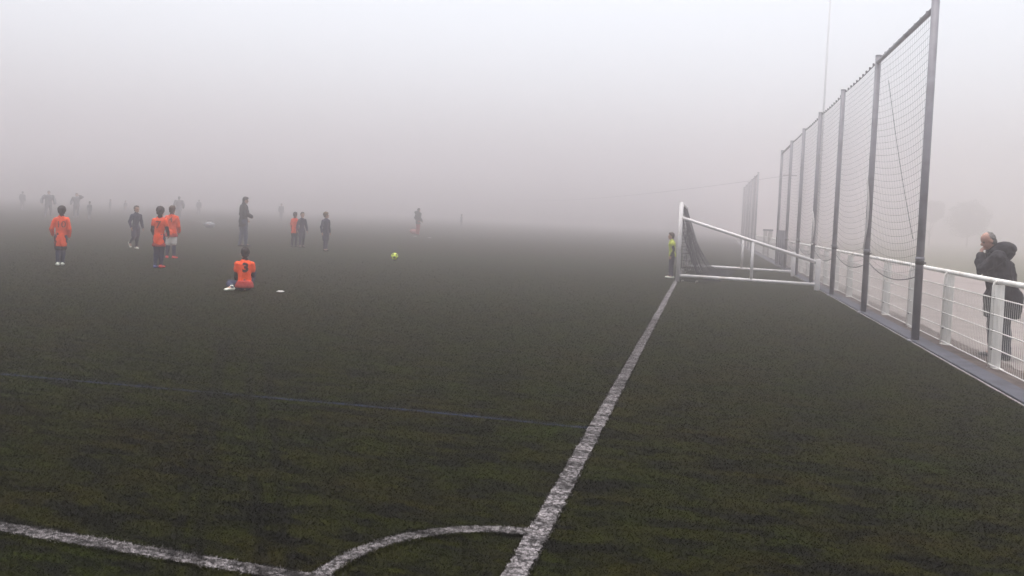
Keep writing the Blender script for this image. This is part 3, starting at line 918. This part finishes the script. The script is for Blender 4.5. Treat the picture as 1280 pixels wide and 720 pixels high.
        me.materials.clear(); me.materials.append(M['black'] if outfit.get('num_w', .012) > .005 else M['num_faint'])
        no = bpy.data.objects.new('number', me); col.objects.link(no); no.parent = top_o
    return root

def away(x, y, turn=0.):
    v = Matrix.Rotation(R(-turn), 2) @ Vector((x, y)).normalized()
    return (v.x, v.y)

OR = dict(top='orange', under='black', hair='hair_dark', legs='leg_blue', shoes='shoe_white', collar='black', ease=.010, hem=.375, loose=1.2, flare=1.2)
KG = 'children playing football in orange tops'
KD = 'children playing football in dark kit'
# far left, back to us
person((-14.12, 14.43), away(-14.12, 14.43, 4), 1.35, 'child in a loose orange top with dark leggings standing alone at far left, back turned', dict(OR, number='10', num_z=.69, num_size=.15, num_w=.0, sleeve=1.0, hem=.33, flare=1.2, hair_style='mop', shorts='black'),
       group=KG, lh=(-.04, .075, -.27), rh=(.035, .04, -.292), le=(-.6, -1, 0), re=(.5, -1, 0), la=(-.03, -.03, .045), ra=(.032, .03, .045), lt=14, rt=4)
# dark kit, face towards us, one heel lifted
person((-17.55, 20.86), away(-17.55, 20.86, 155), 1.37, 'child in dark kit and pale shoes stepping towards us, left of the pair in orange', dict(top='navy', hair='hair_brown', hair_style='short', legs='navy', shoes='shoe_white', shorts='navy2', hem=.46, legs_name='leggings', collar='black', sleeve=1.0),
       group=KD, head_yaw=-10, la=(-.03, -.02, .045), ra=(.06, -.13, .13), rfp=50, lh=(-.07, .03, -.29), rh=(.06, .07, -.275), re=(.6, -1, 0), le=(-.6, -1, 0), lt=2, rt=0)
# pair in orange
person((-12.37, 15.48), away(-12.37, 15.48, 20), 1.44, 'taller child in orange top and dark leggings, in front of the one in white shorts', dict(OR, number='7', num_w=.002, num_z=.70, num_size=.17, sleeve=.35, hem=.36, hair_style='mop', shoes=('shoe_blue', 'shoe_red'), stripe=None, hem_band='red_hem'),
       group=KG, lh=(-.01, .07, -.28), rh=(.02, .12, -.245), re=(.4, -1, 0), la=(-.04, -.02, .045), ra=(.03, .03, .045), lt=0, rt=12, head_yaw=6)
person((-14.22, 18.27), away(-14.22, 18.27, 14), 1.45, 'child in baggy orange top, white shorts and red boots, behind the taller one', dict(OR, number='4', num_w=.002, num_z=.735, num_size=.14, legs=None, socks='leg_blue', shorts='white_cloth', hem=.42, flare=1.3, loose=1.32, ease=.018, hair='hair_brown', shoes='shoe_red', hem_band='red_hem', sleeve=1.0),
       group=KG, head_yaw=16, lh=(-.01, .12, -.255), rh=(.03, .09, -.275), le=(-.5, -1, 0), re=(.5, -1, 0), la=(-.06, -.01, .045), ra=(.06, 0, .045), rt=20)
# sitting child, number 3
person((-8.20, 12.60), away(-8.15, 12.47, -6), 1.38, 'child in orange top with black number 3, sitting on the turf with back turned', dict(OR, number='3', num_z=.715, num_size=.165, num_w=.008, sleeve=.4, hem=.47, flare=1.36, hair='hair_dark', hair_style='short', legs='leg_blue', shoes='shoe_white', hem_band='red_hem', ease=.014),
       group=KG, vox=.008, pelvis=(0, 0, .085), lean=10, la=(-.165, -.05, .05), ra=(.03, .19, .045), lk=(-.25, 1, .2), rk=(.25, 1, .5), lt=118, rt=10, lh=(-.005, .17, -.20), rh=(.0, .17, -.20), le=(-.35, -1, -.5), re=(.35, -1, -.5), wide=1.06)
# coach
person((-16.77, 25.53), away(-16.77, 25.53, 75), 1.86, 'tall man in a long dark jacket and blue jeans standing behind the sitting child', dict(top='jacket', top_name='jacket', hair='hair_dark', legs='jeans', legs_name='jeans', leg_ease=.012, shoes='shoe_black', hem=.40, ease=.026, collar='jacket', flare=1.04),
       kid=False, head_pitch=12, head_yaw=12, lh=(-.05, .10, -.26), rh=(-.02, .13, -.20), la=(-.05, -.04, .045), ra=(.05, .05, .045), re=(1, -.8, -.2), vox=.011)
# group of three farther on
person((-15.62, 27.25), away(-15.5, 27.08, 28), 1.37, 'child in orange top standing half hidden beside a child in dark kit', dict(OR, sleeve=.6, hem=.40, under='orange', legs='navy2', shoes='shoe_black', hair='hair_dark', stripe='black'),
       group=KG, vox=.011, head_yaw=8)
person((-15.22, 27.10), away(-15.19, 27.15, 160), 1.38, 'brown haired child in violet dark kit standing against the orange child', dict(top='navy2', hair='hair_brown', legs='navy2', shoes='shoe_black', shorts='navy2', hem=.45),
       group=KD, vox=.011, lh=(-.07, .02, -.295), rh=(.055, .04, -.29), la=(-.07, -.05, .045), ra=(.07, .09, .045))
person((-13.51, 25.78), away(-13.51, 25.78, 140), 1.44, 'fair haired child in dark kit standing alone, right of the close pair', dict(top='navy', hair='hair_fair', hair_style='mop', legs='navy2', shoes='shoe_black', shorts='navy', hem=.46),
       group=KD, vox=.011, head_yaw=-45, head_pitch=-8, lh=(-.08, -.02, -.29), rh=(.05, .02, -.295), le=(-.5, -1, 0), re=(.5, -1, 0), la=(-.065, -.04, .045), ra=(.06, .05, .045))
# adult far beyond the ball
person((-19.29, 50.12), away(-19.29, 50.12, 60), 1.86, 'adult in grey coat and dark red trousers far behind the yellow ball', dict(top='far_coat', top_name='coat', hair='hair_dark', legs='red_hem', legs_name='trousers', shoes='shoe_black', hem=.42, ease=.03, hood=True, leg_ease=.012),
       kid=False, vox=.014, lh=(-.05, .05, -.28), rh=(.05, .06, -.27), la=(-.02, -.02, .045), ra=(.03, .02, .045))
# faint people at the back left
FG = 'faint people far off in the fog'
person((-43.65, 43.47), away(-43.65, 43.47, 170), 1.84, 'dim adult with legs apart far behind the lone orange child, leftmost of the two', dict(top='far_fogged', top_name='jacket', hair='hair_grey', legs='far_fogged_leg', legs_name='trousers', shoes='jeans', hem=.45, ease=.04, leg_ease=.015),
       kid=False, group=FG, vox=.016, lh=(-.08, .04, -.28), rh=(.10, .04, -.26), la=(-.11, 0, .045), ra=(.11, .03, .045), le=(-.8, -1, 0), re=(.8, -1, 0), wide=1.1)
person((-44.35, 46.62), away(-44.35, 46.62, 195), 1.78, 'dim adult with an elbow raised far behind the lone orange child, right one', dict(top='far_fogged', top_name='jacket', hair='hair_grey', legs='far_fogged_leg', legs_name='trousers', shoes='jeans', hem=.46, ease=.035, leg_ease=.012),
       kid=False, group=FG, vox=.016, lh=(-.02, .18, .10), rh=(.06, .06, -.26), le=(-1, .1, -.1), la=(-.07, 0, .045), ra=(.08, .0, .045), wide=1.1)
person((-41.7, 45.0), away(-41.7, 45.0, 20), 1.25, 'dim small child standing between the two dim adults at the left', dict(top='far_fogged', hair='hair_grey', legs='far_fogged_leg', shoes='jeans', hem=.45), group=FG, vox=.018)
person((-40.32, 52.58), away(-40.32, 52.58, 10), 1.92, 'dim adult standing far off above the pair in orange', dict(top='far_fogged', top_name='coat', hair='hair_grey', legs='far_fogged_leg', legs_name='trousers', shoes='jeans', hem=.42, ease=.035, leg_ease=.015),
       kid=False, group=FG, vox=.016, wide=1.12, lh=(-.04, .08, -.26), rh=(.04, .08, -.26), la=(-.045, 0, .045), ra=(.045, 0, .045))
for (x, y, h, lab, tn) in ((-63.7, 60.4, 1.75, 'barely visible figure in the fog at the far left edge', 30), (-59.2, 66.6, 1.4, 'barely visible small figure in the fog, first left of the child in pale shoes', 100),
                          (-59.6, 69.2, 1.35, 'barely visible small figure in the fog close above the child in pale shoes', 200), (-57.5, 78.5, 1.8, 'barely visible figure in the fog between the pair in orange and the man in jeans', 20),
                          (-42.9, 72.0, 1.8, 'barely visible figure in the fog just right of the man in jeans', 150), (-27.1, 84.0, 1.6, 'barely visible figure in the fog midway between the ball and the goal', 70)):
    person((x, y), away(x, y, tn), h, lab, dict(top='far_fogged', top_name='jacket', hair='hair_grey', legs='far_fogged_leg', legs_name='trousers', shoes='jeans', hem=.45, ease=.02), kid=h < 1.65, group=FG, vox=.02)
# goalkeeper
person((-.93, 23.4), (-1, -.05), 1.36, 'young goalkeeper in a yellow bib over a dark top, standing beside the goal post', dict(top='yellow', top_name='bib', under='jacket', hair='hair_brown', legs='navy2', shoes='shoe_white', hem=.47, sleeve=.22, ease=.02, collar='black'),
       vox=.008, head_yaw=0, head_pitch=2, lh=(-.02, .03, -.285), rh=(.0, .03, -.285), la=(-.045, -.02, .045), ra=(.045, .03, .045), lean=4)
# man at the railing
person((3.88, 11.72), (-.95, .10), 1.74, 'balding man in a big hooded black coat leaning on the railing, hand at his mouth', dict(skin='skin_pale', top='coat', top_name='coat', hair='hair_grey', hair_style='crop', legs='trousers', legs_name='trousers', leg_ease=.036, shoes='shoe_black', hem=.325, flare=1.30, loose=1.25, ease=.036, hood=True, hood_size=1.0, deep=1.4, sleeve_ease=.5, collar='coat'),
       kid=False, vox=.006, pelvis=(0, -.03, .533), lean=15, wide=1.08, head_yaw=-14, head_pitch=8, lh='mouth', rh=(.03, .05, -.29), le=(-.25, .55, -1), re=(.5, -1, 0), la=(-.06, -.05, .045), ra=(.06, -.01, .045), lpalm=(.6, -1, .1), rpalm=(0, 0, -1))

# ------------------------------------------------------------------ small things on the pitch
bm = bmesh.new(); bmesh.ops.create_icosphere(bm, subdivisions=4, radius=.115)
ico = bmesh.new(); bmesh.ops.create_icosphere(ico, subdivisions=1, radius=1)
dirs = [v.co.normalized() for v in ico.verts]; ico.free()
for f in bm.faces:
    d = f.calc_center_median().normalized()
    f.material_index = 1 if max(d.dot(q) for q in dirs) > .945 else 0; f.smooth = True
me = bpy.data.meshes.new('football'); bm.to_mesh(me); bm.free(); me.materials.append(M['ball']); me.materials.append(M['ball_dark'])
o = bpy.data.objects.new('football', me); col.objects.link(o); o.location = (-9.8, 23.48, .117); o.rotation_euler = (.5, .9, .2)
tag(o, 'yellow football with dark patches lying alone on the turf', 'ball')

def disc(x, y, label, r=.10):
    b = MB()
    n = 20
    prof_ = [(r, .004), (r * .98, .012), (r * .6, r * .28), (r * .3, r * .32), (r * .28, r * .27)]
    vs, fs = [], []
    for rr, z in prof_:
        for k in range(n): vs.append((rr * math.cos(2 * math.pi * k / n), rr * math.sin(2 * math.pi * k / n), z))
    for j in range(len(prof_) - 1):
        for k in range(n): fs.append((j * n + k, j * n + (k + 1) % n, (j + 1) * n + (k + 1) % n, (j + 1) * n + k))
    b.add(vs, fs)
    o = b.build('marker_disc', M['disc'], loc=(x, y, .002))
    return tag(o, label, 'marker', 'white marker discs on the turf')
disc(-7.57, 12.79, 'flat white marker lying right of the sitting child', .075)
disc(-16.86, 45.93, 'white marker on the turf right of the adult in red trousers', .13)
disc(-18.10, 46.63, 'white marker on the turf at the feet of the adult in red trousers', .12)
# red bag and pale bag
def bag(loc, L, Wd, Hh, mat, label, name='sports_bag'):
    r = empty(name, loc, random.uniform(0, 1))
    tag(r, label, 'bag')
    b = MB(); b.loft([(-L / 2 + Wd / 2, 0, Hh * .5), (-L * .2, 0, Hh * .52), (L * .2, 0, Hh * .5), (L / 2 - Wd / 2, 0, Hh * .5)], [Wd * .42, Wd * .5, Wd * .5, Wd * .42], [Hh * .44, Hh * .5, Hh * .5, Hh * .44], (0, 1, 0), 14)
    b.remesh('bag_body', M[mat], r, .02, 3, disp=.03, dscale=8, zmin=.003)
    b = MB(); b.tube([(-L * .25, 0, Hh * .96), (-L * .15, .03, Hh * 1.25), (L * .15, .03, Hh * 1.25), (L * .25, 0, Hh * .96)], .018, 6); b.build('handle', M['bolt'], r)
    return r
bag((-20.6, 52.7, 0), .6, .34, .34, 'cone', 'red bag on the turf beside the adult in red trousers')
bag((-29.62, 41.54, 0), .8, .42, .36, 'bag', 'pale bag on the turf left of the man in jeans')

# ------------------------------------------------------------------ trees, mast, cable
def tree(x, y, H, rx, label, seed):
    rnd = random.Random(seed)
    r = empty('tree', (x, y, 0)); tag(r, label, 'tree', 'trees beyond the railing')
    b = MB()
    th = H * .24
    b.tube([(0, 0, -.1), (.05, .03, th * .5), (.02, -.04, th), (.1, .05, H * .62)], [.16, .13, .11, .05], 9)
    tips = []
    for k in range(11):
        a = rnd.random() * 6.28; e = rnd.uniform(.25, 1.2); ln = rx * rnd.uniform(.6, 1.0)
        z0 = th * rnd.uniform(.75, 1.5)
        p1 = Vector((math.cos(a) * math.cos(e) * ln * .5, math.sin(a) * math.cos(e) * ln * .5, z0 + math.sin(e) * ln * .55))
        p2 = p1 * 1.0 + Vector((math.cos(a) * math.cos(e) * ln * .45, math.sin(a) * math.cos(e) * ln * .45, math.sin(e) * ln * .5))
        b.tube([(0, 0, z0), p1, p2], [.06, .04, .012], 6); tips.append((p1, p2))
    b.build('trunk', M['bark'], r)
    n = 15000
    cz = H - rx * .95
    vs = np.zeros((n, 4, 3)); c = 0
    while c < n:
        d = Vector((rnd.gauss(0, 1), rnd.gauss(0, 1), rnd.gauss(0, 1))).normalized() * (rnd.random() ** .45)
        q = d * 1.0
        lump = noise.noise(q * 2.3 + Vector((seed, 0, 0)))
        if lump < -.18 and rnd.random() < .8: continue
        sc = 1 + .38 * noise.noise(d.normalized() * 2.0 + Vector((seed * 3, 1, 2)))
        p = Vector((d.x * rx * sc, d.y * rx * sc, cz + d.z * rx * .92 * sc))
        u = Vector((rnd.gauss(0, 1), rnd.gauss(0, 1), rnd.gauss(0, 1))).normalized(); w = u.orthogonal().normalized()
        s = rnd.uniform(.07, .14)
        vs[c] = [p - u * s, p + w * s * .6, p + u * s, p - w * s * .6]; c += 1
    obj_np('crown', vs.reshape(-1, 3), np.arange(4 * n).reshape(-1, 4), M['leaf'], r)
    return r
tree(44.2, 150, 8.3, 3.45, 'round crowned tree dim in the fog above the man at the railing', 3)
tree(38.2, 150, 8.0, 2.05, 'smaller dim tree in the fog just right of the nearest net post', 11)

mast = empty('floodlight_mast', (6.0, 46.0, 0)); tag(mast, 'tall thin floodlight mast fading into the fog above the nearest ball net', 'mast')
b = MB(); b.tube([(0, 0, -.1), (0, 0, 8), (0, 0, 16.2)], [.075, .058, .045], 12); b.box((0, 0, .03), (.45, .45, .06), 0, .01); b.build('pole', M['mast'], mast)
b = MB(); b.tube([(-.9, 0, 16.1), (.9, 0, 16.1)], .05, 8); b.build('cross_arm', M['steel'], mast)
for x in (-.7, .7):
    b = MB(); b.box((x, -.12, 16.32), (.5, .22, .36), 0, .03, Matrix.Rotation(.5, 3, 'X')); lp = b.build('floodlight', M['steel'], mast)
    b = MB(); b.box((x, -.235, 16.26), (.42, .02, .28), 0, .004, Matrix.Rotation(.5, 3, 'X')); b.build('lens', M['lamp_glass'], lp)

pole = empty('utility_pole', (7.2, 75, 0)); tag(pole, 'dim wooden pole in the fog behind the far end of the nearest net', 'pole')
b = MB(); b.tube([(0, 0, -.1), (0, 0, 6.9)], [.13, .09], 10); b.build('shaft', M['bark'], pole)
b = MB(); b.box((0, 0, 6.6), (1.2, .1, .1), 0, .01); b.build('cross_arm', M['bark'], pole)
b = MB()
pts = []
for t in np.linspace(0, 1, 50):
    pts.append((7.2 + (-62 - 7.2) * t, 75 + 135 * t, 6.62 - 1.6 * 4 * t * (1 - t)))
b.tube(pts, .022, 5)
o = b.build('overhead_cable', M['cable']); tag(o, 'thin dark overhead cable sagging across the fog behind the goal', 'cable')

# ------------------------------------------------------------------ haze
SIG, ANI = .0178, .88
b = MB(); b.box((-10, 180, 8.1), (640, 500, 18.2))
hz = b.build('haze', None, smooth=False)
hz.data.materials.clear()
hm = bpy.data.materials.new('fog'); hm.use_nodes = True
nt = hm.node_tree
for n in list(nt.nodes):
    if n.type != 'OUTPUT_MATERIAL': nt.nodes.remove(n)
out = [n for n in nt.nodes if n.type == 'OUTPUT_MATERIAL'][0]
pv_ = nt.nodes.new('ShaderNodeVolumePrincipled')
pv_.inputs['Color'].default_value = (.98, .935, .94, 1)
pv_.inputs['Density'].default_value = SIG
pv_.inputs['Anisotropy'].default_value = ANI
nt.links.new(pv_.outputs['Volume'], out.inputs['Volume'])
hz.data.materials.append(hm)
tag(hz, 'dense pale fog lying over the whole pitch', kind='stuff')

# ------------------------------------------------------------------ light
SUN_EL, SUN_AZ = R(87), R(-14)
w = bpy.data.worlds.new('World'); scene.world = w; w.use_nodes = True
nt = w.node_tree; bg = nt.nodes['Background']
sky = nt.nodes.new('ShaderNodeTexSky'); sky.sky_type = 'NISHITA'; sky.sun_disc = False
sky.sun_elevation = SUN_EL; sky.sun_rotation = SUN_AZ; sky.dust_density = 6.0; sky.air_density = 1.0
hs = nt.nodes.new('ShaderNodeHueSaturation'); hs.inputs['Saturation'].default_value = .36
hs.inputs['Hue'].default_value = .475
nt.links.new(sky.outputs['Color'], hs.inputs['Color']); nt.links.new(hs.outputs['Color'], bg.inputs['Color'])
bg.inputs['Strength'].default_value = .15
sd = bpy.data.lights.new('sun', 'SUN'); sd.energy = 0.72; sd.angle = R(35); sd.color = (1, .95, .93)
so = bpy.data.objects.new('sun', sd); col.objects.link(so)
dirv = Vector((math.sin(SUN_AZ) * math.cos(SUN_EL), math.cos(SUN_AZ) * math.cos(SUN_EL), math.sin(SUN_EL)))
so.rotation_euler = (-dirv).to_track_quat('-Z', 'Y').to_euler()

scene.view_settings.view_transform = 'Standard'
scene.view_settings.look = 'None'
scene.view_settings.exposure = 1.03
scene.view_settings.gamma = 1.0
scene.view_settings.use_curve_mapping = False
scene.render.engine = 'CYCLES'
scene.cycles.max_bounces = 8
scene.cycles.volume_bounces = 5
scene.cycles.use_denoising = True
scene.cycles.use_adaptive_sampling = True
